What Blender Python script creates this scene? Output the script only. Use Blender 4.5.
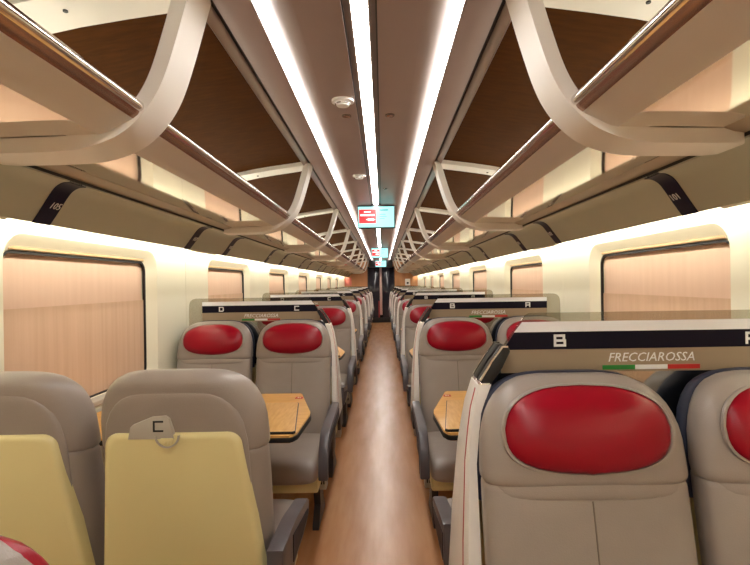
import bpy, bmesh, math, random
from mathutils import Vector, Matrix
random.seed(3)
for o in list(bpy.data.objects):
    bpy.data.objects.remove(o, do_unlink=True)
scene = bpy.context.scene
COL = scene.collection

# ------------------------------------------------------------------ camera, world, exposure
CAMZ = 1.30
cam_d = bpy.data.cameras.new('camera'); cam = bpy.data.objects.new('camera', cam_d); COL.objects.link(cam)
cam.location = (0.0535, 0.0, CAMZ)
cam.rotation_euler = (math.pi/2, 0.015, 0)
cam_d.sensor_fit = 'HORIZONTAL'; cam_d.sensor_width = 36; cam_d.lens = 24.0
cam_d.shift_x = -7.75/750; cam_d.shift_y = 0.8/750
cam_d.clip_start = 0.02; cam_d.clip_end = 100
scene.camera = cam
w = bpy.data.worlds.new('world'); scene.world = w; w.use_nodes = True
w.node_tree.nodes['Background'].inputs[0].default_value = (0, 0, 0, 1)
w.node_tree.nodes['Background'].inputs[1].default_value = 0.0
vs = scene.view_settings
vs.view_transform = 'Standard'; vs.look = 'None'; vs.gamma = 1; vs.use_curve_mapping = False
vs.exposure = 0.92
E_CENTRE = 18.0      # ceiling strip
E_COVE = 7.0       # ceiling coves
E_WALL = 16.0       # strip behind the valance, washing the window walls

Y0, YEND = -2.4, 16.6          # car interior runs along +y
PITCH = 1.9

# ------------------------------------------------------------------ materials
def srgb(r, g, b):
    f = lambda c: (c/255/12.92) if c/255 <= 0.04045 else ((c/255+0.055)/1.055)**2.4
    return (f(r), f(g), f(b), 1)
MATS = {}
def mat(name, col, rough=0.5, metal=0.0, noise=0.0, nscale=20, bump=0.0, bscale=200, stretch=(1,1,1), col2=None, emit=None, estr=0, coat=0.0, spec=None):
    m = bpy.data.materials.new(name); m.use_nodes = True
    nt = m.node_tree; b = nt.nodes['Principled BSDF']
    b.inputs['Base Color'].default_value = col
    b.inputs['Roughness'].default_value = rough
    b.inputs['Metallic'].default_value = metal
    if spec is not None: b.inputs['Specular IOR Level'].default_value = spec
    if coat: b.inputs['Coat Weight'].default_value = coat; b.inputs['Coat Roughness'].default_value = 0.12
    tc = mp = None
    def coords():
        nonlocal tc, mp
        if tc is None:
            tc = nt.nodes.new('ShaderNodeTexCoord'); mp = nt.nodes.new('ShaderNodeMapping')
            mp.inputs['Scale'].default_value = stretch
            nt.links.new(tc.outputs['Object'], mp.inputs['Vector'])
        return mp.outputs['Vector']
    if noise or col2:
        n = nt.nodes.new('ShaderNodeTexNoise'); n.inputs['Scale'].default_value = nscale; n.inputs['Detail'].default_value = 5
        nt.links.new(coords(), n.inputs['Vector'])
        rp = nt.nodes.new('ShaderNodeValToRGB')
        rp.color_ramp.elements[0].position = 0.3; rp.color_ramp.elements[1].position = 0.7
        c2 = col2 or tuple([c*(1-noise) for c in col[:3]]+[1])
        rp.color_ramp.elements[0].color = c2; rp.color_ramp.elements[1].color = col
        nt.links.new(n.outputs['Fac'], rp.inputs['Fac']); nt.links.new(rp.outputs['Color'], b.inputs['Base Color'])
    if bump:
        n2 = nt.nodes.new('ShaderNodeTexNoise'); n2.inputs['Scale'].default_value = bscale; n2.inputs['Detail'].default_value = 3
        nt.links.new(coords(), n2.inputs['Vector'])
        bp = nt.nodes.new('ShaderNodeBump'); bp.inputs['Strength'].default_value = bump; bp.inputs['Distance'].default_value = 0.002
        nt.links.new(n2.outputs['Fac'], bp.inputs['Height']); nt.links.new(bp.outputs['Normal'], b.inputs['Normal'])
    if emit:
        b.inputs['Emission Color'].default_value = emit; b.inputs['Emission Strength'].default_value = estr
    MATS[name] = m
    return m
M_wall = mat('wall_cream', srgb(234,229,208), 0.38, noise=0.03, nscale=3, bump=0.05, bscale=300)
M_ceil = mat('ceiling_mauve', srgb(148,128,125), 0.42, noise=0.06, nscale=6, bump=0.05, bscale=250)
M_channel = mat('channel_dark', srgb(96,80,72), 0.4, noise=0.08, nscale=10)
M_black = mat('rubber_black', srgb(16,15,17), 0.5, noise=0.1, nscale=30)
M_fascia = mat('fascia_mauve', srgb(140,118,108), 0.3, 0.3, noise=0.05, nscale=8)
M_brown = mat('rack_veneer', srgb(80,44,8), 0.7, spec=0.03, col2=srgb(66,35,5), nscale=9, stretch=(1,6,6), bump=0.08, bscale=120)
M_brkt = mat('bracket_cream', srgb(236,230,222), 0.35, noise=0.03, nscale=5, bump=0.03, bscale=300)
M_chrome = mat('polished_metal', srgb(225,218,212), 0.12, 1.0, noise=0.05, nscale=4, stretch=(1,.2,1))
M_bronze = mat('lip_bronze', srgb(176,140,122), 0.22, 0.85, noise=0.15, nscale=5, stretch=(1,.3,1))
M_tray = mat('tray_beige', srgb(218,212,206), 0.4, 0.2, noise=0.04, nscale=6)
M_shelf = mat('shelf_gloss', srgb(236,228,218), 0.06, 0.9, noise=0.03, nscale=2)
M_val = mat('valance_taupe', srgb(186,188,172), 0.45, noise=0.04, nscale=6, bump=0.04, bscale=280)
M_ledge = mat('ledge_taupe', srgb(170,154,130), 0.35, noise=0.04, nscale=6)
M_navy = mat('band_navy', srgb(20,22,52), 0.4, spec=0.15, noise=0.1, nscale=20)
M_white = mat('letter_white', srgb(235,235,235), 0.5, noise=0.02)
M_leather = mat('leather_grey', srgb(156,144,136), 0.36, noise=0.10, nscale=9, bump=0.22, bscale=380)
M_leather_s = mat('leather_seam', srgb(120,107,97), 0.5, noise=0.1, nscale=20)
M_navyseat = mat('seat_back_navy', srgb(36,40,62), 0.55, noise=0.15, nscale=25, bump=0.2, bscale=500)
M_red = mat('headrest_red', srgb(152,0,30), 0.30, spec=0.35, noise=0.14, nscale=5, bump=0.1, bscale=380)
M_shell = mat('shell_cream', srgb(226,212,156), 0.36, noise=0.03, nscale=4, bump=0.03, bscale=400)
M_arm = mat('armrest_slate', srgb(84,78,82), 0.34, noise=0.1, nscale=14, bump=0.1, bscale=400)
M_armside = mat('armrest_side_navy', srgb(30,30,44), 0.5, spec=0.2, noise=0.1, nscale=14)
M_leg = mat('leg_dark', srgb(52,48,52), 0.45, noise=0.1, nscale=14)
M_panelw = mat('side_panel_white', srgb(236,230,224), 0.32, noise=0.03, nscale=8)
M_redline = mat('trim_red', srgb(180,30,40), 0.4, noise=0.05)
M_green = mat('stripe_green', srgb(30,130,50), 0.4, noise=0.05)
M_redflag = mat('stripe_red', srgb(190,35,35), 0.4, noise=0.05)
M_film = mat('film_beige', srgb(158,138,114), 0.4, noise=0.04, nscale=8)
M_frost = mat('film_pale', srgb(240,240,244), 0.4, noise=0.04, nscale=6)
M_bar = mat('bar_navy', srgb(22,19,34), 0.35, spec=0.12, noise=0.1, nscale=12)
M_wood = mat('table_oak', srgb(222,172,98), 0.4, col2=srgb(200,146,76), nscale=14, stretch=(1,7,1), bump=0.05, bscale=80)
M_wood2 = mat('leaf_oak', srgb(214,170,108), 0.38, col2=srgb(196,148,86), nscale=14, stretch=(7,1,1), bump=0.05, bscale=80)
M_greyplastic = mat('plastic_grey', srgb(176,168,156), 0.45, noise=0.04, nscale=10)
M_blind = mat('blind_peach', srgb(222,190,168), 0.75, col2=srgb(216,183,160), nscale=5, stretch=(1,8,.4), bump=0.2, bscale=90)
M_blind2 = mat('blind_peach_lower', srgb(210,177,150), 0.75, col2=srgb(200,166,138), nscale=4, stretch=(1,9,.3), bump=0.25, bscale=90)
M_blindhead = mat('blind_rail', srgb(200,168,128), 0.5, noise=0.05)
M_floor = mat('floor_wood', srgb(210,156,110), 0.27, col2=srgb(188,130,86), nscale=5, stretch=(2.5,.35,1), bump=0.06, bscale=60)
M_endwood = mat('end_wall_wood', srgb(196,142,98), 0.45, col2=srgb(176,120,80), nscale=8, stretch=(1,1,.2))
M_doorglass = mat('door_dark', srgb(44,44,58), 0.12, noise=0.2, nscale=2)
M_doorpost = mat('door_post', srgb(206,176,172), 0.4, noise=0.05)
M_doorred = mat('door_red', srgb(150,30,40), 0.4, noise=0.05)
M_screenblk = mat('screen_case', srgb(20,20,24), 0.35, noise=0.1)
M_scr_c = mat('screen_cyan', (0,0,0,1), 0.3, emit=srgb(150,228,222), estr=1.0)
M_scr_r = mat('screen_red', (0,0,0,1), 0.3, emit=srgb(214,28,36), estr=1.0)
M_scr_w = mat('screen_white', (0,0,0,1), 0.3, emit=srgb(245,245,245), estr=1.0)
M_scr_d = mat('screen_text', (0,0,0,1), 0.3, emit=srgb(40,120,130), estr=1.0)
M_lamp = mat('lamp_centre', srgb(250,250,245), 0.5, emit=(1.0,0.97,0.90,1), estr=E_CENTRE)
M_lampc = mat('lamp_cove', srgb(250,250,245), 0.5, emit=(1.0,0.985,0.95,1), estr=E_COVE)
M_lampw = mat('lamp_wall', srgb(250,250,235), 0.5, emit=(1.0,0.95,0.80,1), estr=E_WALL)
M_poster = mat('poster_pink', srgb(214,120,110), 0.5, noise=0.1)

def glass_mat():
    m = bpy.data.materials.new('divider_glass'); m.use_nodes = True
    nt = m.node_tree; nt.nodes.clear()
    out = nt.nodes.new('ShaderNodeOutputMaterial'); mx = nt.nodes.new('ShaderNodeMixShader')
    tr = nt.nodes.new('ShaderNodeBsdfTransparent'); gl = nt.nodes.new('ShaderNodeBsdfGlossy')
    n = nt.nodes.new('ShaderNodeTexNoise'); n.inputs['Scale'].default_value = 2
    rp = nt.nodes.new('ShaderNodeValToRGB')
    rp.color_ramp.elements[0].color = (0.74,0.73,0.68,1); rp.color_ramp.elements[1].color = (0.78,0.77,0.72,1)
    nt.links.new(n.outputs['Fac'], rp.inputs['Fac']); nt.links.new(rp.outputs['Color'], tr.inputs['Color'])
    gl.inputs['Roughness'].default_value = 0.03
    mx.inputs['Fac'].default_value = 0.05
    nt.links.new(tr.outputs[0], mx.inputs[1]); nt.links.new(gl.outputs[0], mx.inputs[2]); nt.links.new(mx.outputs[0], out.inputs[0])
    return m
M_glass = glass_mat()

# ------------------------------------------------------------------ mesh helpers
def finish(bm, name, mats, ang=0.6):
    bmesh.ops.recalc_face_normals(bm, faces=bm.faces)
    for f in bm.faces: f.smooth = True
    for e in bm.edges:
        if len(e.link_faces) == 2 and e.calc_face_angle(0) > ang: e.smooth = False
    me = bpy.data.meshes.new(name); bm.to_mesh(me); bm.free()
    for m in (mats if isinstance(mats, (list, tuple)) else [mats]): me.materials.append(m)
    return me
def add(name, me, parent=None, loc=(0,0,0), rot=(0,0,0)):
    o = bpy.data.objects.new(name, me); COL.objects.link(o)
    o.location = loc; o.rotation_euler = rot
    if parent is not None: o.parent = parent
    return o
def empty(name, loc=(0,0,0), rz=0, parent=None):
    o = bpy.data.objects.new(name, None); COL.objects.link(o); o.location = loc; o.rotation_euler = (0,0,rz)
    o.empty_display_size = 0.1
    if parent is not None: o.parent = parent
    return o
def tag(o, label=None, cat=None, group=None, kind=None):
    if label: o['label'] = label
    if cat: o['category'] = cat
    if group: o['group'] = group
    if kind: o['kind'] = kind
    return o
def copy_tree(o, parent=None):
    c = o.copy(); COL.objects.link(c)
    if parent is not None: c.parent = parent
    for ch in list(o.children): copy_tree(ch, c)
    return c
def box(name, x0, x1, y0, y1, z0, z1, m, bev=0.0, seg=2):
    bm = bmesh.new(); bmesh.ops.create_cube(bm, size=1)
    for v in bm.verts:
        v.co = Vector(((x0+x1)/2+v.co.x*(x1-x0), (y0+y1)/2+v.co.y*(y1-y0), (z0+z1)/2+v.co.z*(z1-z0)))
    if bev: bmesh.ops.bevel(bm, geom=list(bm.edges), offset=bev, segments=seg, profile=0.5, affect='EDGES')
    return finish(bm, name, m)
def prism(name, pts, axis, a0, a1, m, bev=0.0, seg=2, ang=0.6):
    """closed polygon pts extruded along axis; pts are the other two coords in xyz order"""
    bm = bmesh.new()
    def P(p, a): return {'x':(a,p[0],p[1]), 'y':(p[0],a,p[1]), 'z':(p[0],p[1],a)}[axis]
    v0 = [bm.verts.new(P(p,a0)) for p in pts]; v1 = [bm.verts.new(P(p,a1)) for p in pts]
    n = len(pts)
    caps = [bm.faces.new(v0), bm.faces.new(v1[::-1])]
    for i in range(n): bm.faces.new((v0[i], v1[i], v1[(i+1)%n], v0[(i+1)%n]))
    if bev:
        es = set()
        for f in caps: es.update(f.edges)
        bmesh.ops.bevel(bm, geom=list(es), offset=bev, segments=seg, profile=0.5, affect='EDGES')
    return finish(bm, name, m, ang)
def thick(pts, t):
    """polyline -> closed polygon of thickness t centred on it"""
    L, R = [], []
    n = len(pts)
    for i, p in enumerate(pts):
        a = Vector(pts[max(0,i-1)]); b = Vector(pts[min(n-1,i+1)])
        d = (b-a).normalized(); nn = Vector((-d.y, d.x))*t/2
        L.append((p[0]+nn.x, p[1]+nn.y)); R.append((p[0]-nn.x, p[1]-nn.y))
    return L+R[::-1]
def smooth_line(pts, sub=4):
    out = []
    n = len(pts)
    for i in range(n-1):
        p0 = Vector(pts[max(0,i-1)]); p1 = Vector(pts[i]); p2 = Vector(pts[i+1]); p3 = Vector(pts[min(n-1,i+2)])
        for k in range(sub):
            t = k/sub
            out.append(tuple(0.5*((2*p1)+(p2-p0)*t+(2*p0-5*p1+4*p2-p3)*t*t+(-p0+3*p1-3*p2+p3)*t**3)))
    out.append(tuple(pts[-1])); return out
def ngon_disc(name, r, h, m, seg=24, r2=None):
    bm = bmesh.new(); bmesh.ops.create_cone(bm, cap_ends=True, segments=seg, radius1=r2 or r, radius2=r, depth=h)
    return finish(bm, name, m)
def rrect(x0, x1, z0, z1, r, n=6):
    out = []
    for cx, cz, a in ((x1-r,z0+r,-90),(x1-r,z1-r,0),(x0+r,z1-r,90),(x0+r,z0+r,180)):
        for k in range(n+1):
            t = math.radians(a+90*k/n); out.append((cx+r*math.cos(t), cz+r*math.sin(t)))
    return out
def strokes(name, boxes, m, y0, y1):
    """flat lettering from bars in the xz plane"""
    bm = bmesh.new()
    for (x0, x1, z0, z1) in boxes:
        r = bmesh.ops.create_cube(bm, size=1)
        for v in r['verts']:
            v.co = Vector(((x0+x1)/2+v.co.x*(x1-x0), (y0+y1)/2+v.co.y*(y1-y0), (z0+z1)/2+v.co.z*(z1-z0)))
    return finish(bm, name, m)
def text_mesh(name, body, size, m, shear=0.0, ext=0.0005):
    cu = bpy.data.curves.new(name+'_curve', 'FONT'); cu.body = body; cu.size = size; cu.shear = shear
    cu.align_x = 'CENTER'; cu.align_y = 'CENTER'; cu.extrude = ext; cu.resolution_u = 2
    ob = bpy.data.objects.new(name+'_tmp', cu)
    COL.objects.link(ob)
    me = bpy.data.meshes.new_from_object(ob)
    bpy.data.objects.remove(ob, do_unlink=True); bpy.data.curves.remove(cu)
    me.name = name; me.materials.clear(); me.materials.append(m)
    return me

H = lambda h: CAMZ+h           # height given relative to the eye
SIDE = {-1: 'letters C and D', 1: 'letters A and B'}
SN = {-1: 'left', 1: 'right'}
def mir(pts, s): return [(s*p[0], p[1]) for p in pts]
ORD = ['first','second','third','fourth','fifth','sixth','seventh','eighth','ninth','tenth']

# ------------------------------------------------------------------ floor, ceiling
fl = add('floor', box('floor', -1.34, 1.34, Y0, YEND, -0.06, 0.0, M_floor))
tag(fl, 'reddish brown wood-look floor with soft light streaks along the aisle', 'floor', kind='structure')
ZC = H(0.757)
ce = empty('ceiling', (0,0,0)); tag(ce, 'mauve-brown ceiling with recessed light coves above the aisle', 'ceiling', kind='structure')
add('roof_shell', box('roof_shell', -1.34, 1.34, Y0, YEND, 2.16, 2.2, M_channel), ce)
add('channel', box('channel', -0.045, 0.045, Y0, YEND, ZC+0.008, ZC+0.03, M_channel), ce)
for s in (-1, 1):
    add('groove', box('groove', *sorted((s*0.0445, s*0.049)), Y0, YEND, ZC+0.004, ZC+0.03, M_black), ce)
    add('ceiling_panel', box('ceiling_panel', *sorted((s*0.049, s*0.18)), Y0, YEND, ZC, ZC+0.02, M_ceil), ce)
    tr = smooth_line([(.175,ZC+.003),(.20,ZC+.0055),(.23,ZC+.014),(.262,ZC+.032),(.292,ZC+.044)], 5)
    add('cove', prism('cove', mir(thick(tr, .006), s), 'y', Y0, YEND, M_ceil), ce)
    add('outer_panel', box('outer_panel', *sorted((s*0.288, s*0.388)), Y0, YEND, ZC, ZC+0.012, M_ceil, 0.002), ce)
    add('outer_groove', box('outer_groove', *sorted((s*0.386, s*0.400)), Y0, YEND, ZC+0.004, ZC+0.03, M_black), ce)
    add('fascia', prism('fascia', mir(thick([(.400,ZC+.012),(.405,ZC-.004),(.424,ZC-.022),(.43,ZC-.012)],.004), s), 'y', Y0, YEND, M_fascia), ce)
o = add('ceiling_light_strip', box('ceiling_light_strip', -0.023, 0.023, Y0+.05, YEND-.05, ZC+0.0068, ZC+0.012, M_lamp))
tag(o, 'narrow white light strip along the middle of the ceiling', 'light strip')
for s in (-1, 1):
    o = add('cove_light', box('cove_light', *sorted((s*0.286, s*0.291)), Y0+.05, YEND-.05, ZC+0.012, ZC+0.040, M_lampc))
    tag(o, 'long white cove light in the ceiling on the side of '+SIDE[s], 'light strip', 'ceiling cove lights')

# ------------------------------------------------------------------ walls with windows
XW, XP = 1.215, 1.262
WZ0, WZ1 = H(-.49), H(.136)
WTOP = H(.36)
def wall_panel_mesh(L, win):
    """panel along y in -L/2..L/2, x = 0 is the inner face, +x outward"""
    bm = bmesh.new()
    z0, z1 = 0.0, WTOP
    g = L/2-0.0015
    T = 0.06
    if not win:
        return box('wall_panel', 0, T, -g, g, z0, z1, M_wall)
    hw = win/2; m = 0.045; n = 6
    op = rrect(-hw-m, hw+m, WZ0-m, WZ1+m*1.3, 0.10, n)
    inn = rrect(-hw, hw, WZ0, WZ1, 0.055, n)
    rect = [(g,z0),(g,z1),(-g,z1),(-g,z0)]
    V = lambda x, p: bm.verts.new((x, p[0], p[1]))
    rv = [V(0,p) for p in rect]; ov = [V(0,p) for p in op]
    N = len(op)
    prof = [(0.012,.25),(0.03,.6),(XP-XW,1.0)]
    rings = [ov]
    for dx, t in prof: rings.append([V(dx,(a[0]*(1-t)+b[0]*t, a[1]*(1-t)+b[1]*t)) for a, b in zip(op, inn)])
    # face ring around the opening
    for c in range(4):
        for k in range(n):
            i = c*(n+1)+k; bm.faces.new((rv[c], ov[i], ov[i+1]))
        i = c*(n+1)+n; j = (i+1) % N
        bm.faces.new((rv[c], ov[i], ov[j], rv[(c+1)%4]))
    for a, b in zip(rings[:-1], rings[1:]):
        for i in range(N): bm.faces.new((a[i], b[i], b[(i+1)%N], a[(i+1)%N]))
    # outer skin
    bv = [V(T+.02,p) for p in rect]
    for c in range(4): bm.faces.new((rv[c], rv[(c+1)%4], bv[(c+1)%4], bv[c]))
    iv2 = [V(T+.02,p) for p in inn]
    for i in range(N): bm.faces.new((rings[-1][i], iv2[i], iv2[(i+1)%N], rings[-1][(i+1)%N]))
    for c in range(4):
        for k in range(n):
            i = c*(n+1)+k; bm.faces.new((bv[c], iv2[i+1], iv2[i]))
        i = c*(n+1)+n; j = (i+1) % N
        bm.faces.new((bv[c], bv[(c+1)%4], iv2[j], iv2[i]))
    return finish(bm, 'wall_panel', M_wall, 0.5)
WL, WP, WLEN = 1.96, 2.24, 1.05
pm = wall_panel_mesh(WL, WLEN); pm0 = wall_panel_mesh(WL, 0)
def gasket_mesh():
    bm = bmesh.new()
    a = rrect(-WLEN/2-.002, WLEN/2+.002, WZ0-.002, WZ1+.002, .057, 6); b = rrect(-WLEN/2+.005, WLEN/2-.005, WZ0+.004, WZ1-.009, .048, 6)
    N = len(a); L = []
    for x, r in ((XP-XW-.003,a),(XP-XW-.003,b),(XP-XW+.012,b),(XP-XW+.012,a)): L.append([bm.verts.new((x,p[0],p[1])) for p in r])
    for q in range(4):
        A, B = L[q], L[(q+1)%4]
        for i in range(N): bm.faces.new((A[i],A[(i+1)%N],B[(i+1)%N],B[i]))
    return finish(bm, 'gasket', M_black)
gk = gasket_mesh()
zm = H(-0.072)
def blind_mesh(z0, z1, x, m, amp, per):
    bm = bmesh.new(); n = 60; rows = []
    for k in range(n+1):
        y = -WLEN/2+.004 + (WLEN-.008)*k/n
        dx = amp*math.sin(2*math.pi*y/per)+amp*.6*math.sin(2*math.pi*y/(per*.37)+1)
        rows.append([bm.verts.new((x+dx+e, y, z)) for z, e in ((z0,0),(z1,0),(z1,.004),(z0,.004))])
    for a, b in zip(rows[:-1], rows[1:]):
        for q in range(4): bm.faces.new((a[q],a[(q+1)%4],b[(q+1)%4],b[q]))
    bm.faces.new(rows[0]); bm.faces.new(rows[-1][::-1])
    return finish(bm, 'blind', m)
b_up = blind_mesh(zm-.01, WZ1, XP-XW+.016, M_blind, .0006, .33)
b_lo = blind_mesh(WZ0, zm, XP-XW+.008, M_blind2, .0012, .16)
b_head = box('blind_rail', XP-XW-.012, XP-XW+.012, -WLEN/2+.03, WLEN/2-.03, WZ1+.004, WZ1+.024, M_blindhead, .004)
b_sill = box('sill', -.012, XP-XW+.01, -WLEN/2+.01, WLEN/2-.01, WZ0-.030, WZ0-.006, M_greyplastic, .005)
wn = 0
for s in (-1, 1):
    wl = empty('wall_'+SN[s], (s*XW,0,0), 0 if s > 0 else math.pi)
    tag(wl, 'cream moulded side wall with windows beside seats of '+SIDE[s], 'wall', kind='structure')
    for k in range(-2, 8):
        yc = WP+WL*k
        add('wall_panel', pm if -2 < k < 7 else pm0, wl, (0, s*yc, 0))
        if -2 < k < 7:
            wn += 1
            wd = empty('window_%d' % wn, (s*XW, yc, 0), 0 if s > 0 else math.pi)
            tag(wd, 'window with drawn peach blind, %s from the end door on the side of %s' % (ORD[6-k], SIDE[s]), 'window', kind='structure')
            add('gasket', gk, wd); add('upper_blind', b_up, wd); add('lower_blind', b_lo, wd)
            add('blind_rail', b_head, wd); add('sill', b_sill, wd)

# end wall, wall behind the eye
we = add('wall_end', prism('wall_end', [(-1.34,0),(-.45,0),(-.45,H(.56)),(.45,H(.56)),(.45,0),(1.34,0),(1.34,2.2),(-1.34,2.2)], 'y', YEND, YEND+.06, M_endwood))
tag(we, 'orange-brown wood end wall around the dark sliding door', 'wall', kind='structure')
wb = add('wall_back', box('wall_back', -1.34, 1.34, Y0-.06, Y0, 0, 2.2, M_wall)); tag(wb, 'cream partition wall behind the viewer', 'wall', kind='structure')

# ------------------------------------------------------------------ valance, ledge, wall light
BANDS = sorted([1.635+PITCH*k for k in range(-2, 8)]+[2.865+PITCH*k for k in range(-2, 8)])
BANDS = [b for b in BANDS if Y0+.2 < b < YEND-.3]
vprof = smooth_line([(.925,H(.338)),(.955,H(.338)),(.985,H(.325)),(1.01,H(.30)),(1.045,H(.258)),(1.08,H(.218))], 4)
vpoly = thick(vprof, .010)
bprof = thick([(p[0],p[1]) for p in vprof], .014)
for i, s in enumerate((-1, 1)):
    t = empty('trim_%d' % (i+1)); tag(t, 'taupe valance with navy number bands above windows on the side of '+SIDE[s], 'valance', kind='structure')
    ys = [Y0]+BANDS+[YEND]
    for a, b in zip(ys[:-1], ys[1:]):
        add('valance_panel', prism('valance_panel', mir(vpoly, s), 'y', a+.002, b-.002, M_val), t)
    for n, yb in enumerate(BANDS):
        # the band slants a little: sheared prism
        me = prism('number_band', mir(bprof, s), 'y', -.043, .043, M_navy)
        for v in me.vertices: v.co.y += .045*((abs(v.co.x)-1.0)/.08)*.5
        o = add('number_band', me, t, (0, yb, 0))
        if yb < 9:
            tm = text_mesh('seat_number', {0:'105',1:'107'}[n % 2] if s < 0 else {0:'101',1:'103'}[n % 2], .036, M_white)
            # on the sloping lower face of the valance, reading along the car
            d = Vector((s*(1.08-1.01), 0, .218-.30)).normalized()      # down the slope
            nrm = Vector((-s*abs(d.z), 0, -abs(d.x)))
            xax = Vector((0, -s, 0)) if False else Vector((0, s*1.0, 0))
            up = -d
            xax = up.cross(nrm)
            c = Vector((s*1.031, 0.02, H(.275))) + nrm*.0075
            mw = Matrix(((xax.x,up.x,nrm.x,c.x),(xax.y,up.y,nrm.y,c.y),(xax.z,up.z,nrm.z,c.z),(0,0,0,1)))
            tm.transform(mw)
            add('seat_number', tm, o)
    add('ledge', prism('ledge', mir(thick([(.872,H(.366)),(.90,H(.356)),(.935,H(.352))], .012), s), 'y', Y0, YEND, M_ledge), t)
    add('ledge_seam', prism('ledge_seam', mir([(.924,H(.338)),(.945,H(.338)),(.945,H(.354)),(.924,H(.352))], s), 'y', Y0, YEND, M_black), t)
    for k in range(-1, 8):
        y0, y1 = 1.06+PITCH*k, 1.51+PITCH*k
        if y0 < Y0 or y1 > YEND: continue
        pc = prism('pillar_cap', mir([(1.074,H(.213)),(1.086,H(.209)),(1.098,H(.214)),(1.098,H(.236)),(1.084,H(.236))], s), 'y', y0, y1, M_wall, .003)
        add('pillar_cap', pc, t)
    o = add('wall_light_strip', prism('wall_light_strip', mir([(1.092,H(.262)),(1.112,H(.262)),(1.112,H(.285)),(1.092,H(.285))], s), 'y', Y0+.05, YEND-.05, M_lampw))
    tag(o, 'warm light strip hidden behind the valance on the side of '+SIDE[s], 'light strip', 'wall wash strips')

# ------------------------------------------------------------------ luggage racks
BRK = [1.255+PITCH*k for k in range(-1, 9)]
BRK = [b for b in BRK if b < YEND-.1]
bc = smooth_line([(.402,H(.757)),(.418,H(.70)),(.447,H(.60)),(.477,H(.51)),(.507,H(.452)),(.547,H(.405)),(.595,H(.372)),(.665,H(.350)),(.75,H(.343)),(.93,H(.341))], 4)
ribc = [(.41,H(.752)),(.84,H(.684)),(1.05,H(.58)),(1.2,H(.38))]
for s in (-1, 1):
    r = empty('luggage_rack'); tag(r, 'overhead luggage rack with chrome lip on the side of '+SIDE[s], 'luggage rack', 'overhead racks')
    bme = prism('bracket', mir(thick(bc, .036), s), 'y', -.062, .062, M_brkt, .015, 4, .5)
    rme = prism('rib', mir(thick(smooth_line(ribc, 4), .03), s), 'y', -.07, .07, M_brkt, .006, 2, .5)
    screw = ngon_disc('screw', .006, .004, M_black, 12)
    for y in BRK:
        b = add('bracket', bme, r, (0, y, 0)); rb = add('rib', rme, r, (0, y, 0))
        add('screw', screw, rb, (s*.72, -.02, H(.70)-.016))
    ys = [Y0]+BRK+[YEND]
    vp = thick(smooth_line([(.425,H(.765)),(.84,H(.70)),(1.05,H(.60)),(1.2,H(.40)),(1.205,H(.362))], 4), .012)
    shp = [(.618,H(.366)),(.874,H(.360)),(.874,H(.368)),(.618,H(.374))]
    for a, b in zip(ys[:-1], ys[1:]):
        add('veneer_panel', prism('veneer_panel', mir(vp, s), 'y', a+.002, b-.002, M_brown), r)
        add('shelf_panel', prism('shelf_panel', mir(shp, s), 'y', a+.002, b-.002, M_shelf), r)
        mid = (a+b)/2
    circ = [(.522+.013*math.cos(t*math.pi/6), H(.431)+.013*math.sin(t*math.pi/6)) for t in range(12)]
    add('lip_rail', prism('lip_rail', mir(circ, s), 'y', Y0, YEND, M_chrome, ang=.8), r)
    add('lip_strip', prism('lip_strip', mir(thick([(.521,H(.424)),(.527,H(.413)),(.539,H(.404))], .006), s), 'y', Y0, YEND, M_bronze), r)
    add('tray', prism('tray', mir(thick(smooth_line([(.538,H(.4045)),(.57,H(.389)),(.60,H(.374)),(.622,H(.368))],3), .006), s), 'y', Y0, YEND, M_tray), r)

# ------------------------------------------------------------------ ceiling fittings
def detector(x, y, lab):
    e = empty('smoke_detector', (x, y, ZC)); tag(e, lab, 'smoke detector', 'ceiling detectors')
    add('base', ngon_disc('base', .046, .010, M_white), e, (0,0,-.004))
    d = add('dome', ngon_disc('dome', .036, .018, M_white, 24, .024), e, (0,0,-.016))
    for k in range(6):
        a = k*math.pi/3
        add('slot', box('slot', -.003, .003, -.009, .009, -.002, .002, M_channel), d, (.029*math.cos(a), .029*math.sin(a), -.001), (0, 0, a))
detector(-.10, 2.06, 'white round smoke detector beside the flush round spotlight')
detector(-.10, 3.50, 'white round smoke detector without a spotlight, close to a hanging screen')
def spot(x, y, lab, rr=.022):
    e = empty('ceiling_spotlight', (x, y, ZC)); tag(e, lab, 'spotlight', 'flush ceiling spotlights')
    add('ring', ngon_disc('ring', rr, .006, M_channel), e, (0,0,-.001))
    add('lens', ngon_disc('lens', rr*.7, .004, M_bronze), e, (0,0,-.004))
spot(-.098, 2.25, 'dark flush round spotlight on the same ceiling panel as a smoke detector')
spot(.097, 2.25, 'dark flush round spotlight across the strip from the smoke detectors')
spot(.085, 4.0, 'small dark flush spotlight close to the hanging screen', .016)

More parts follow.
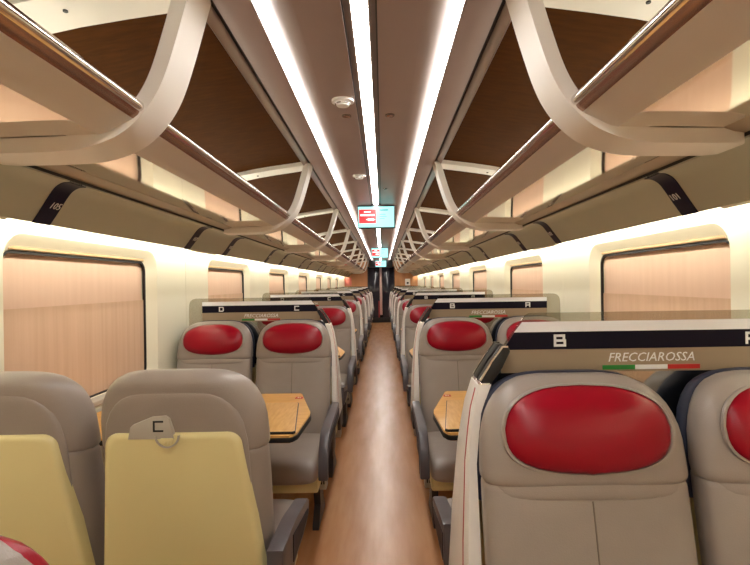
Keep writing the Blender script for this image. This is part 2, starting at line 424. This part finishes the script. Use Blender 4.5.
# ------------------------------------------------------------------ hanging screens
def screen(y, lab, z1=H(.752), back=None):
    e = empty('information_screen', (0, y, z1)); tag(e, lab, 'screen', 'information screens')
    W, Hh = .182, .222
    add('case', box('case', -W, W, 0, .035, -Hh, 0, M_screenblk, .006), e)
    add('mount', box('mount', -.06, .06, .008, .028, -.004, .012, M_screenblk), e)
    d = add('display', box('display', -W+.010, W-.010, -.0015, .003, -Hh+.012, -.012, M_scr_c), e)
    add('red_notice', box('red_notice', -W+.016, -W+.180, -.003, 0, -Hh+.050, -.038, M_scr_r), d)
    add('notice_text', strokes('notice_text', [(-W+.065,-W+.130,-.068,-.056),(-W+.03,-W+.168,-.102,-.084),(-W+.10,-W+.16,-.148,-.124),(-W+.085,-W+.172,-.140,-.132)], M_scr_w, -.0045, -.002), d)
    add('display_text', strokes('display_text', [(.035,.115,-.052,-.040),(.035,.09,-.09,-.085),(.035,.10,-.11,-.105),(.035,.08,-.13,-.125)], M_scr_d, -.003, 0), d)
    return e
screen(4.82, 'information screen hanging from the ceiling, farthest from the end door')
screen(10.55, 'middle information screen hanging between the big screen and the door header')
screen(16.17, 'information screen set into the black header over the end door', H(.745))
hd = add('door_header', box('door_header', -.385, .385, 16.21, YEND-.01, H(.53), ZC-.001, M_screenblk, .008))
tag(hd, 'black header box above the end door behind the last screen', 'header')

# ------------------------------------------------------------------ end door
d = empty('door_1', (0, YEND+.01, 0)); tag(d, 'dark glass sliding end door with pale centre post', 'door', kind='structure')
for s in (-1, 1):
    add('door_leaf', box('door_leaf', *sorted((s*.045, s*.44)), .01, .03, .02, H(.55), M_doorglass, .004), d)
    add('frame_post', box('frame_post', *sorted((s*.415, s*.449)), -.02, .04, 0, H(.555), M_black, .004), d)
add('centre_post', box('centre_post', -.05, .03, -.015, .035, .25, H(.54), M_doorpost, .006), d)
add('kick_plate', box('kick_plate', -.43, .43, -.012, .012, .0, .16, M_black, .004), d)
add('red_stripe', box('red_stripe', -.10, -.055, -.004, .012, .17, .72, M_doorred), d)
o = add('wall_notice', box('wall_notice', -1.2, -.98, YEND-.012, YEND+.001, H(-.06), H(.20), M_poster, .003)); tag(o, 'pink notice board on the end wall near the last window', 'notice')
e = empty('wall_panel_box', (.88, YEND-.03, H(.03))); tag(e, 'small white control box on the end wall with round dark dial', 'control box')
add('case', box('case', -.085, .085, 0, .032, -.11, .11, M_white, .008), e)
add('dial', ngon_disc('dial', .035, .012, M_black), e, (0,-.004,-.03), (math.pi/2,0,0))

# ------------------------------------------------------------------ seats (local: faces -y, origin on the floor below the headrest face)
FR = [(.38,-.120),(.50,-.110),(.65,-.075),(.80,-.040),(.88,-.020),(.98,.0),(1.03,.016),(1.083,.052)]
def lerp(tab, z):
    if z <= tab[0][0]: return tab[0][1]
    for (a, fa), (b, fb) in zip(tab[:-1], tab[1:]):
        if z <= b: return fa+(fb-fa)*(z-a)/(b-a)
    return tab[-1][1]
front = lambda z: lerp(FR, z)
rear = lambda z: .030+.115*(z-.38)/.70
WID = [(.38,.212),(.50,.216),(.65,.220),(.80,.2215),(.90,.221),(.95,.218),(.99,.210),(1.02,.197),(1.045,.178),(1.062,.156),(1.075,.128),(1.081,.10),(1.083,.07)]
def loft(name, zs, fw, ff, fr_, m, ex=5.0, n=40, ang=.7, taper=.15):
    bm = bmesh.new(); rings = []
    for z in zs:
        W = fw(z); f = ff(z); r = fr_(z); cy = (f+r)/2; hy = (r-f)/2; ring = []
        for k in range(n):
            t = 2*math.pi*k/n; c, s_ = math.cos(t), math.sin(t)
            x = W*math.copysign(abs(c)**(2/ex), c); y = cy+hy*math.copysign(abs(s_)**(2/ex), s_)
            if s_ > 0: x *= 1-taper*abs(s_)**(2/ex)
            ring.append(bm.verts.new((x, y, z)))
        rings.append(ring)
    for a, b in zip(rings[:-1], rings[1:]):
        for i in range(n): bm.faces.new((a[i], a[(i+1)%n], b[(i+1)%n], b[i]))
    bm.faces.new(rings[0][::-1]); bm.faces.new(rings[-1])
    return finish(bm, name, m, ang)
width = lambda z: lerp(WID, z)
def roundz(z0, z1, r, n=5, mid=8):
    """heights with dense ends for rounded rims"""
    a = [z0+r*(1-math.cos(math.pi/2*k/n)) for k in range(n)]
    b = [z0+r+(z1-z0-2*r)*k/mid for k in range(mid+1)]
    c = [z1-r*(1-math.cos(math.pi/2*k/n)) for k in range(n-1,-1,-1)]
    return sorted(set(round(v,5) for v in a+b+c))
def rim(z, z0, z1, r, amt):
    """how far a section is drawn in near its ends"""
    d = min(z-z0, z1-z)
    if d >= r: return 0
    q = 1-d/r
    return amt*(1-math.sqrt(max(0,1-q*q)))
# lower back
zl0, zl1 = .38, .872
lower = loft('backrest', roundz(zl0, zl1, .02), lambda z: width(z)-rim(z,zl0,zl1,.02,.012), lambda z: front(z)+rim(z,zl0,zl1,.02,.014), lambda z: rear(z)-rim(z,zl0,zl1,.02,.01), M_leather)
# upper back carrying the headrest cushion
zu0 = .862
zsu = [zu0, zu0+.003, zu0+.008, zu0+.016, zu0+.03,.92,.95,.98,1.005,1.025,1.04,1.052,1.062,1.069,1.075,1.079,1.082,1.083]
ftop = lambda z: front(z)-.012+rim(z,zu0,1.083,.025,.016)+(max(0,(z-1.045))/.038)**3*.025
rtop = lambda z: rear(z)-rim(z,zu0,1.083,.025,.01)-(max(0,(z-1.04))/.043)**3*.03
upper = loft('head_section', zsu, lambda z: width(z)+.003-(rim(z,zu0,1.2,.016,.010)), ftop, rtop, M_leather, 4.2)
# padded band under the cushion
zb0, zb1 = .838, .886
band = loft('neck_roll', roundz(zb0, zb1, .02, 4, 3), lambda z: .200-rim(z,zb0,zb1,.02,.004), lambda z: front(z)-.007+rim(z,zb0,zb1,.02,.007), lambda z: front(z)+.05, M_leather, 2.6, taper=0)
PCZ = .984
def pillow_mesh():
    bm = bmesh.new(); n = 48; R = 10; rings = []
    for q in range(1, R+1):
        rr = math.sin(math.pi/2*q/R); ring = []
        for k in range(n):
            t = 2*math.pi*k/n; c, s_ = math.cos(t), math.sin(t); ex = 3.5
            ux = math.copysign(abs(c)**(2/ex), c); uz = math.copysign(abs(s_)**(2/ex), s_)
            zz = uz*.084
            if uz < 0: zz -= .009*(1-abs(ux))*(-uz)
            if uz > 0: zz -= .014*abs(ux)**2*uz
            xx = .178*ux*(1-.10*max(0,uz)-.07*max(0,-uz)**2)
            x = xx*rr; z = PCZ+zz*rr
            y = front(PCZ)+ (front(z)-front(PCZ))*1.0 -.012 -.034*(max(0,1-rr**3.2))**.6 + .004
            ring.append(bm.verts.new((x, y, z)))
        rings.append(ring)
    c = bm.verts.new((0, front(PCZ)-.012-.034+.004, PCZ))
    for i in range(n): bm.faces.new((c, rings[0][i], rings[0][(i+1)%n]))
    for a, b in zip(rings[:-1], rings[1:]):
        for i in range(n): bm.faces.new((a[i], b[i], b[(i+1)%n], a[(i+1)%n]))
    back = [bm.verts.new((v.co.x*.96, v.co.y+.03, PCZ+(v.co.z-PCZ)*.96)) for v in rings[-1]]
    for i in range(n): bm.faces.new((rings[-1][i], back[i], back[(i+1)%n], rings[-1][(i+1)%n]))
    bm.faces.new(back)
    return finish(bm, 'headrest', M_red, .9)
pillow = pillow_mesh()
def piping_mesh():
    bm = bmesh.new(); n = 48; m = 6; V = []
    for k in range(n):
        t = 2*math.pi*k/n; c, s_ = math.cos(t), math.sin(t); ex = 3.5
        ux = math.copysign(abs(c)**(2/ex), c); uz = math.copysign(abs(s_)**(2/ex), s_)
        zz = uz*.084
        if uz < 0: zz -= .009*(1-abs(ux))*(-uz)
        if uz > 0: zz -= .014*abs(ux)**2*uz
        xx = .178*ux*(1-.10*max(0,uz)-.07*max(0,-uz)**2)
        ring = []
        for j in range(m):
            a = 2*math.pi*j/m; e = 1+.03*math.cos(a)+.02
            z = PCZ+zz*e
            ring.append(bm.verts.new((xx*e, front(z)-.010+.0055*math.sin(a), z)))
        V.append(ring)
    for k in range(n):
        a, b = V[k], V[(k+1)%n]
        for j in range(m): bm.faces.new((a[j], a[(j+1)%m], b[(j+1)%m], b[j]))
    return finish(bm, 'piping', M_leather, .9)
piping = piping_mesh()
def seam_mesh():
    bm = bmesh.new(); rows = []
    for k in range(12):
        z = .52+.316*k/11; y = front(z)-.0008
        rows.append([bm.verts.new(p) for p in ((-.0018,y,z),(0,y-.0012,z),(.0018,y,z),(0,y+.004,z))])
    for a, b in zip(rows[:-1], rows[1:]):
        for q in range(4): bm.faces.new((a[q],a[(q+1)%4],b[(q+1)%4],b[q]))
    bm.faces.new(rows[0]); bm.faces.new(rows[-1][::-1])
    return finish(bm, 'seam', M_leather_s)
seam = seam_mesh()
# cushion: loft along y turned into z-loft by swapping axes
def cushion_mesh():
    bm = bmesh.new(); rings = []; n = 32; ex = 4.5
    ys = [-.610,-.607,-.600,-.588,-.570,-.54,-.45,-.32,-.20,-.10,-.06]
    for y in ys:
        q = max(0, 1-(y+.61)/.05); pin = 1-math.sqrt(max(0,1-q*q))
        W = .216-.02*pin; zt = .458-.045*pin - .012*max(0,(y+.45))/.4; zb = .335+.03*pin
        cz, hz = (zt+zb)/2, (zt-zb)/2; ring = []
        for k in range(n):
            t = 2*math.pi*k/n; c, s_ = math.cos(t), math.sin(t)
            ring.append(bm.verts.new((W*math.copysign(abs(c)**(2/ex), c), y, cz+hz*math.copysign(abs(s_)**(2/ex), s_))))
        rings.append(ring)
    for a, b in zip(rings[:-1], rings[1:]):
        for i in range(n): bm.faces.new((a[i], a[(i+1)%n], b[(i+1)%n], b[i]))
    bm.faces.new(rings[0]); bm.faces.new(rings[-1][::-1])
    return finish(bm, 'seat_cushion', M_leather, .8)
cushion = cushion_mesh()
def shell_mesh(t=.016, topz=.928):
    """rear shell: rounded trapezoid plate following the rear face"""
    bm = bmesh.new()
    def outline(ins):
        wt, wb, z0, z1, r, n = .174-ins, .226-ins, .40+ins, topz-ins, .035, 6
        pts = []
        for (cx, cz, a) in ((wb-r,z0+r,-90),(wt-r,z1-r,0),(-wt+r,z1-r,90),(-wb+r,z0+r,180)):
            for k in range(n+1):
                u = math.radians(a+90*k/n); pts.append((cx+r*math.cos(u), cz+r*math.sin(u)))
        # subdivide the long sides
        out = []
        for i, p in enumerate(pts):
            q = pts[(i+1)%len(pts)]; out.append(p)
            if math.hypot(q[0]-p[0], q[1]-p[1]) > .1:
                for k in range(1, 8):
                    f = k/8; out.append((p[0]+(q[0]-p[0])*f, p[1]+(q[1]-p[1])*f))
        return out
    lay = [(0,-.03),(0,t*.3),(.003,t*.75),(.009,t),(.016,t+.001)]
    rings = []
    for ins, dy in lay:
        rings.append([bm.verts.new((x, rear(z)+dy, z)) for x, z in outline(ins)])
    n = len(rings[0])
    for a, b in zip(rings[:-1], rings[1:]):
        for i in range(n): bm.faces.new((a[i], a[(i+1)%n], b[(i+1)%n], b[i]))
    bm.faces.new(rings[0][::-1])
    last = rings[-1]
    c = bm.faces.new(last)
    return finish(bm, 'shell', M_shell, .7)
shell = shell_mesh()
zsc = [.80,.85,.90,.95,.99,1.02,1.045,1.060,1.070,1.078,1.083,1.086]
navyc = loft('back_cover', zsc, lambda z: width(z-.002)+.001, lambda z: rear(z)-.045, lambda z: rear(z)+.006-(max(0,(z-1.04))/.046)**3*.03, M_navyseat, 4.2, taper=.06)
zsp = [.55,.65,.75,.80,.85,.90,.95,.98,1.0,1.015,1.026,1.034,1.040,1.044]
plainc = loft('back_cover', zsp, lambda z: width(z+.039)-.034, lambda z: rear(z)-.030, lambda z: rear(z)+.004-(max(0,(z-1.0))/.044)**3*.012, M_leather, 4.2, taper=.05)
AX = (.228, .272)   # armrest offset from the seat centre
def arm_mesh(s, long=True, back=-.03):
    if long:
        top = [(-.03,.603),(-.28,.595),(-.46,.590),(-.56,.578),(-.615,.545),(-.645,.49),(-.658,.42),(-.655,.385)]
        bot = [(-.625,.375),(-.612,.42),(-.59,.465),(-.55,.495),(-.45,.51),(-.25,.515),(-.03,.515)]
    else:
        top = [(back,.609),(-.10,.600),(-.22,.580),(-.325,.562),(-.345,.550),(-.350,.530)]
        bot = [(-.345,.512),(-.30,.50),(-.20,.49),(back,.49)]
    pts = smooth_line(top, 3)+smooth_line(bot, 3)
    return prism('armrest', [(p[0],p[1]) for p in pts], 'x', *sorted((s*AX[0], s*AX[1])), M_arm, .006, 2)
def arm_side(s, long=True):
    if long: pts = [(-.04,.572),(-.45,.562),(-.54,.54),(-.59,.50),(-.615,.45),(-.625,.40),(-.615,.42),(-.59,.475),(-.54,.505),(-.45,.522),(-.04,.527)]
    else: pts = [(-.04,.580),(-.20,.552),(-.31,.535),(-.325,.525),(-.30,.512),(-.20,.502),(-.04,.502)]
    return prism('arm_inlay', pts, 'x', *sorted((s*(AX[1]-.004), s*(AX[1]+.002))), M_armside)
def hinge_mesh(s):
    return prism('arm_bracket', [(.0,.50),(-.16,.50),(-.20,.42),(-.18,.33),(-.02,.33)], 'x', *sorted((s*.226, s*.248)), M_leg, .004)
frame = box('base_frame', -.205, .205, -.50, -.08, .262, .335, M_shell, .01)
legp = [(-.30,.27),(-.10,.27),(-.13,.10),(-.06,.02),(-.06,0),(-.34,0),(-.34,.02),(-.25,.10)]
def leg_mesh(s): return prism('leg', legp, 'x', *sorted((s*.150, s*.185)), M_leg, .004)
def sock_mesh(s): return box('socket_box', *sorted((s*.188, s*.226)), -.33, -.25, .21, .29, M_greyplastic, .004)
def sockface(s): return strokes('socket_hole', [(s*.207-.010, s*.207-.003, .24,.262),(s*.207+.003, s*.207+.010,.24,.262)], M_black, -.3335, -.329)
GY = .159           # divider plane behind the headrest face
PAN = ((.49,.224,.260,-.168),(.52,.226,.262,-.165),(.70,.232,.2635,-.125),(.88,.243,.2645,-.085),(.95,.252,.274,-.070),(1.0,.260,.284,-.060),(1.055,.276,.308,-.050))
def side_shell(s):
    bm = bmesh.new(); rows = []
    for z, xi, xo, ya in PAN:
        a, b = s*(XA-xi), s*(XA-xo)
        rows.append([bm.verts.new(p) for p in ((a-s*.004,GY+ya,z),(b,GY+ya,z),(b,GY-.001,z),(a,GY-.001,z),(a,GY+ya+.010,z))])
    for a, b in zip(rows[:-1], rows[1:]):
        for i in range(5): bm.faces.new((a[i],a[(i+1)%5],b[(i+1)%5],b[i]))
    bm.faces.new(rows[0][::-1]); bm.faces.new(rows[-1])
    return finish(bm, 'side_shell', M_panelw, .5)
def red_line(s):
    bm = bmesh.new(); rows = []
    for z, xi, yc in ((.60,.2290,-.085),(.70,.232,-.074),(.88,.243,-.050),(.95,.252,-.042),(1.0,.260,-.037),(1.045,.2731,-.032)):
        a = s*(XA-xi)
        rows.append([bm.verts.new(p) for p in ((a+s*.0012,GY+yc-.0035,z),(a-s*.002,GY+yc-.0035,z),(a-s*.002,GY+yc+.0035,z),(a+s*.0012,GY+yc+.0035,z))])
    for a, b in zip(rows[:-1], rows[1:]):
        for i in range(4): bm.faces.new((a[i],a[(i+1)%4],b[(i+1)%4],b[i]))
    bm.faces.new(rows[0][::-1]); bm.faces.new(rows[-1])
    return finish(bm, 'red_line', M_redline)
XA, XWIN = .4876, .960
def seat_proto(s, aisle, long, kind):
    r = empty('seat')
    add('seat_cushion', cushion, r); add('backrest', lower, r)
    hs = add('head_section', upper, r); add('neck_roll', band, r)
    hp = add('headrest', pillow, r); hp['label'] = 'glossy red leather headrest cushion'
    add('piping', piping, hp)
    add('seam', seam, r)
    add('base_frame', frame, r); add('leg', leg_mesh(s), r)
    sh = add('shell', shell, r); sh['label'] = 'cream plastic rear shell'
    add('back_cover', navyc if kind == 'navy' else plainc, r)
    if aisle:
        a = add('armrest', arm_mesh(s, long, -.03 if kind == 'navy' else .10), r); add('arm_inlay', arm_side(s, long), a); add('arm_bracket', hinge_mesh(s), r)
        if kind == 'navy':
            ss = add('side_shell', side_shell(s), r); long and add('red_line', red_line(s), ss)
            add('collar', box('collar', *sorted((s*(XA-.279), s*(XA-.306))), GY-.050, GY-.002, H(-.252), H(-.240), M_chrome, .003), ss)
            P = lambda pts: [(s*(XA-p[0]), H(p[1])) for p in pts]
            cl = add('divider_clip', prism('divider_clip', P([(.280,-.250),(.306,-.250),(.336,-.205),(.356,-.168),(.352,-.158),(.338,-.157),(.312,-.192),(.286,-.232)]), 'y', GY-.048, GY-.007, M_black, .004), r)
            add('chrome_edge', prism('chrome_edge', P(thick([(.283,-.236),(.289,-.226),(.312,-.190),(.337,-.156),(.350,-.156)], .004)), 'y', GY-.047, GY-.041, M_chrome), cl)
        sb = add('socket_box', sock_mesh(s), r); add('socket_hole', sockface(s), sb)
    return r
XA, XWIN = .4876, .960
SEATS = 'grey leather seats with red headrests'
protos = {}
LET = {(1,True):'B', (1,False):'A', (-1,True):'C', (-1,False):'D'}
def place_seat(side, aisle, facing, y, label, kind='navy'):
    """facing True: towards the viewer"""
    s_local = -side if facing else side       # direction of the aisle in the seat's own frame
    key = (s_local, aisle, facing, kind)
    if key not in protos:
        protos[key] = seat_proto(*((s_local, aisle, facing, kind))); o = protos[key]
    else: o = copy_tree(protos[key])
    o.location = (side*(XA if aisle else XWIN), y, 0); o.rotation_euler = (0,0,0 if facing else math.pi)
    tag(o, label, 'seat', SEATS)
    return o
D0 = 1.08; GL = 1.239
NROW = 8
for side in (1, -1):
    for k in range(NROW):
        n = ORD[NROW-1-k]
        if k == 0: where = 'the divider with the largest letters'
        for aisle in (True, False):
            L = LET[(side, aisle)]; pos = 'aisle' if aisle else 'window'
            if not (side < 0 and k == 0):
                place_seat(side, aisle, True, D0+PITCH*k, 'grey %s seat with red headrest under letter %s, %s divider from the end door' % (pos, L, n))
            if side < 0 and k == 0:
                lab = 'grey aisle seat with cream shell carrying the letter C tag' if aisle else 'grey window seat with plain cream shell beside the tagged shell'
                place_seat(side, aisle, False, 2*GL-D0+PITCH*k, lab, 'plain')
            else:
                place_seat(side, aisle, False, 2*GL-D0+PITCH*k, 'grey %s seat facing the end door behind letter %s, %s divider from the end door' % (pos, L, n))
# tag and latch on the near shell
shell_seat = [o for o in bpy.data.objects if o.get('label') == 'grey aisle seat with cream shell carrying the letter C tag'][0]
yr = rear(.955)+.010
tg = add('letter_tag', prism('letter_tag', [(.108,.915),(.102,.945),(.095,.952),(.045,.972),(.012,.974),(.002,.966),(-.010,.915)], 'y', yr-.012, yr+.004, M_greyplastic, .003), shell_seat)
# seat is turned half round, so the local x axis runs the other way
cx, cz, hw, hh, st = .030, .948, .013, .014, .0045
add('letter_mark', strokes('letter_mark', [(cx+hw-st,cx+hw,cz-hh,cz+hh),(cx-hw,cx+hw,cz-hh,cz-hh+st),(cx-hw,cx+hw,cz+hh-st,cz+hh)], M_black, yr+.003, yr+.0055), tg)
lt = add('latch', prism('latch', [(.030*math.cos(t*math.pi/12), .926-.030*math.sin(t*math.pi/12)) for t in range(13)], 'y', rear(.92)+.008, rear(.92)+.0185, M_shell, .002), shell_seat, (.008,0,0))
add('latch_rim', prism('latch_rim', thick([(.029*math.cos(t*math.pi/16), .924-.029*math.sin(t*math.pi/16)) for t in range(17)], .004), 'y', rear(.92)+.010, rear(.92)+.022, M_greyplastic), lt)
add('latch_tab', prism('latch_tab', [(-.016,.918),(-.009,.902),(-.004,.910),(0,.902),(.004,.910),(.009,.902),(.016,.918)], 'y', rear(.91)+.012, rear(.91)+.023, M_shell), lt)

# seat close to the viewer, headrest raised above its back
near = place_seat(-1, True, False, .535, 'grey aisle seat with wide red headrest, behind the cream shell with letter C tag', 'plain')
for c in list(near.children):
    if c.name.startswith('headrest'):
        for g in list(c.children): bpy.data.objects.remove(g, do_unlink=True)
        c.scale = (1.17, 1, 1.06); c.location = (0, .03, -.06*PCZ+.010)

# ------------------------------------------------------------------ glass dividers between back-to-back seats
def glyph(L, w, h, t):
    """square stroke letters centred on the origin"""
    a, b = w/2, h/2
    return {'B': [(-a,-a+t,-b,b),(-a,a*.86,b-t,b),(-a,a,-t/2,t/2),(-a,a,-b,-b+t),(a-t,a,-b,0),(a*.86-t,a*.86,0,b)],
            'A': [(-a,-a+t,-b,b),(a-t,a,-b,b),(-a,a,b-t,b),(-a,a,-t/2-.002,t/2-.002)],
            'C': [(-a,-a+t,-b,b),(-a,a,b-t,b),(-a,a,-b,-b+t)],
            'D': [(-a,-a+t,-b,b),(a-t,a,-b+.004,b-.004),(-a,a-.004,b-t,b),(-a,a-.004,-b,-b+t)]}[L]
word = text_mesh('brand_word', 'FRECCIAROSSA', .031, M_white, .25)
word.transform(Matrix.Rotation(math.pi/2, 4, 'X'))
ggl = [(.331,-.50),(.331,-.27),(.345,-.165),(.398,-.092),(.406,-.084),(.416,-.079)]
gwn = [(1.12,-.079),(1.14,-.084),(1.155,-.096),(1.162,-.115),(1.164,-.15),(1.166,-.50)]
def divider(side, k):
    y = GL+PITCH*k
    e = empty('glass_divider', (0, y, 0))
    LA, LB = ('B','A') if side > 0 else ('C','D')
    tag(e, 'glass divider lettered %s and %s between seat backs, %s from the end door' % (LA, LB, ORD[NROW-1-k]), 'divider', 'glass seat dividers')
    if side not in DIV:
        m = {}
        P = lambda pts: [(side*p[0], H(p[1])) for p in pts]
        m['glass_pane'] = prism('glass_pane', P(ggl+gwn), 'y', -.004, .004, M_glass)
        m['pale_band'] = prism('pale_band', P([(.396,-.101),(1.08,-.101),(1.08,-.126),(.376,-.126)]), 'y', -.0062, -.0042, M_frost)
        m['letter_bar'] = prism('letter_bar', P([(.376,-.126),(1.08,-.126),(1.08,-.169),(.348,-.169)]), 'y', -.0068, -.0042, M_bar)
        m['film_strip'] = prism('film_strip', P([(.348,-.169),(1.08,-.169),(1.08,-.226),(.342,-.226)]), 'y', -.0060, -.0042, M_film)
        for q, L in ((XA, LA), (XWIN, LB)):
            me = strokes('letter_mark', glyph(L, .030, .030, .006), M_white, -.0082, -.0066)
            me.transform(Matrix.Translation((side*q, 0, H(-.1475)))); m['letter_mark'+L] = me
        c = .712
        for q, (nm, mm) in enumerate((('stripe',M_green),('stripe',M_white),('stripe',M_redflag))):
            x0 = side*c-.12+.08*q
            m['stripe%d' % q] = box('stripe', x0, x0+.08, -.0075, -.0058, H(-.221), H(-.210), mm)
        DIV[side] = m
    m = DIV[side]
    g = add('glass_pane', m['glass_pane'], e); add('pale_band', m['pale_band'], g)
    b = add('letter_bar', m['letter_bar'], e); add('letter_mark', m['letter_mark'+LA], b); add('letter_mark', m['letter_mark'+LB], b)
    f = add('film_strip', m['film_strip'], e)
    for q in range(3): add('stripe', m['stripe%d' % q], f)
    add('brand_word', word, f, (side*.712, -.0065, H(-.192)))
DIV = {}
for side in (1, -1):
    for k in range(NROW):
        if side < 0 and k == 0: continue
        divider(side, k)

# ------------------------------------------------------------------ folding tables between facing seats
TZ = H(-.540)
def table(side, k):
    e = empty('folding_table', (0, 2.14+PITCH*k, 0))
    tag(e, 'oak folding table, %s from the end door, among seats lettered %s' % (ORD[NROW-2-k], 'A and B' if side > 0 else 'C and D'), 'table', 'folding tables')
    if side not in TAB:
        S = lambda pts: [(side*p[0], p[1]) for p in pts]
        top = [(.280,-.34),(.268,-.31),(.257,-.06),(.262,-.02),(.352,.33),(.365,.345),(1.19,.345),(1.19,-.35),(.29,-.35)]
        lf = [(.282,-.335),(.274,-.325),(.334,.10),(.342,.108),(.72,.108),(.72,-.335)]
        grow = lambda pts, d: [(p[0]+(d if p[0] > .9 else -d if p[0] < .6 else 0), p[1]+(d if p[1] > .09 else -d if p[1] < -.3 else 0)) for p in pts]
        TAB[side] = dict(
            top=prism('table_top', S(top), 'z', TZ-.028, TZ, M_wood, .002),
            edge=prism('edge_band', S(grow(top,.003)), 'z', TZ-.026, TZ-.008, M_black, .002),
            leaf=prism('folded_leaf', S(lf), 'z', TZ+.001, TZ+.011, M_wood2, .001),
            ledge=prism('leaf_edge', S([(p[0]+(-.003 if p[0] < .4 else 0), p[1]+(.003 if p[1] > .05 else -.003 if p[1] < -.3 else 0)) for p in lf]), 'z', TZ+.0005, TZ+.0098, M_black, .001),
            latch=box('latch', *sorted((side*.40, side*.455)), -.348, -.322, TZ+.003, TZ+.014, M_greyplastic, .003),
            sticker=box('sticker', *sorted((side*.335, side*.370)), .225, .262, TZ-.001, TZ+.001, M_redflag),
            mark=strokes('sticker_mark', [(side*.352-.008,side*.352-.003,0,.018),(side*.352+.003,side*.352+.008,0,.010),(side*.352-.008,side*.352+.008,.007,.011)], M_white, -.0004, .0004),
            post=box('pedestal', *sorted((side*.86, side*.94)), -.05, .05, .03, TZ-.026, M_leg, .012),
            foot=box('foot', *sorted((side*.78, side*1.02)), -.16, .16, 0, .035, M_leg, .010))
        TAB[side]['mark'].transform(Matrix.Translation((0,.236,TZ+.0012)) @ Matrix.Rotation(-math.pi/2, 4, 'X'))
    m = TAB[side]
    t = add('table_top', m['top'], e); add('edge_band', m['edge'], t)
    l = add('folded_leaf', m['leaf'], e); add('leaf_edge', m['ledge'], l); add('latch', m['latch'], l)
    st = add('sticker', m['sticker'], e); add('sticker_mark', m['mark'], st)
    add('pedestal', m['post'], e); add('foot', m['foot'], e)
TAB = {}
for side in (1, -1):
    for k in range(NROW-1): table(side, k)
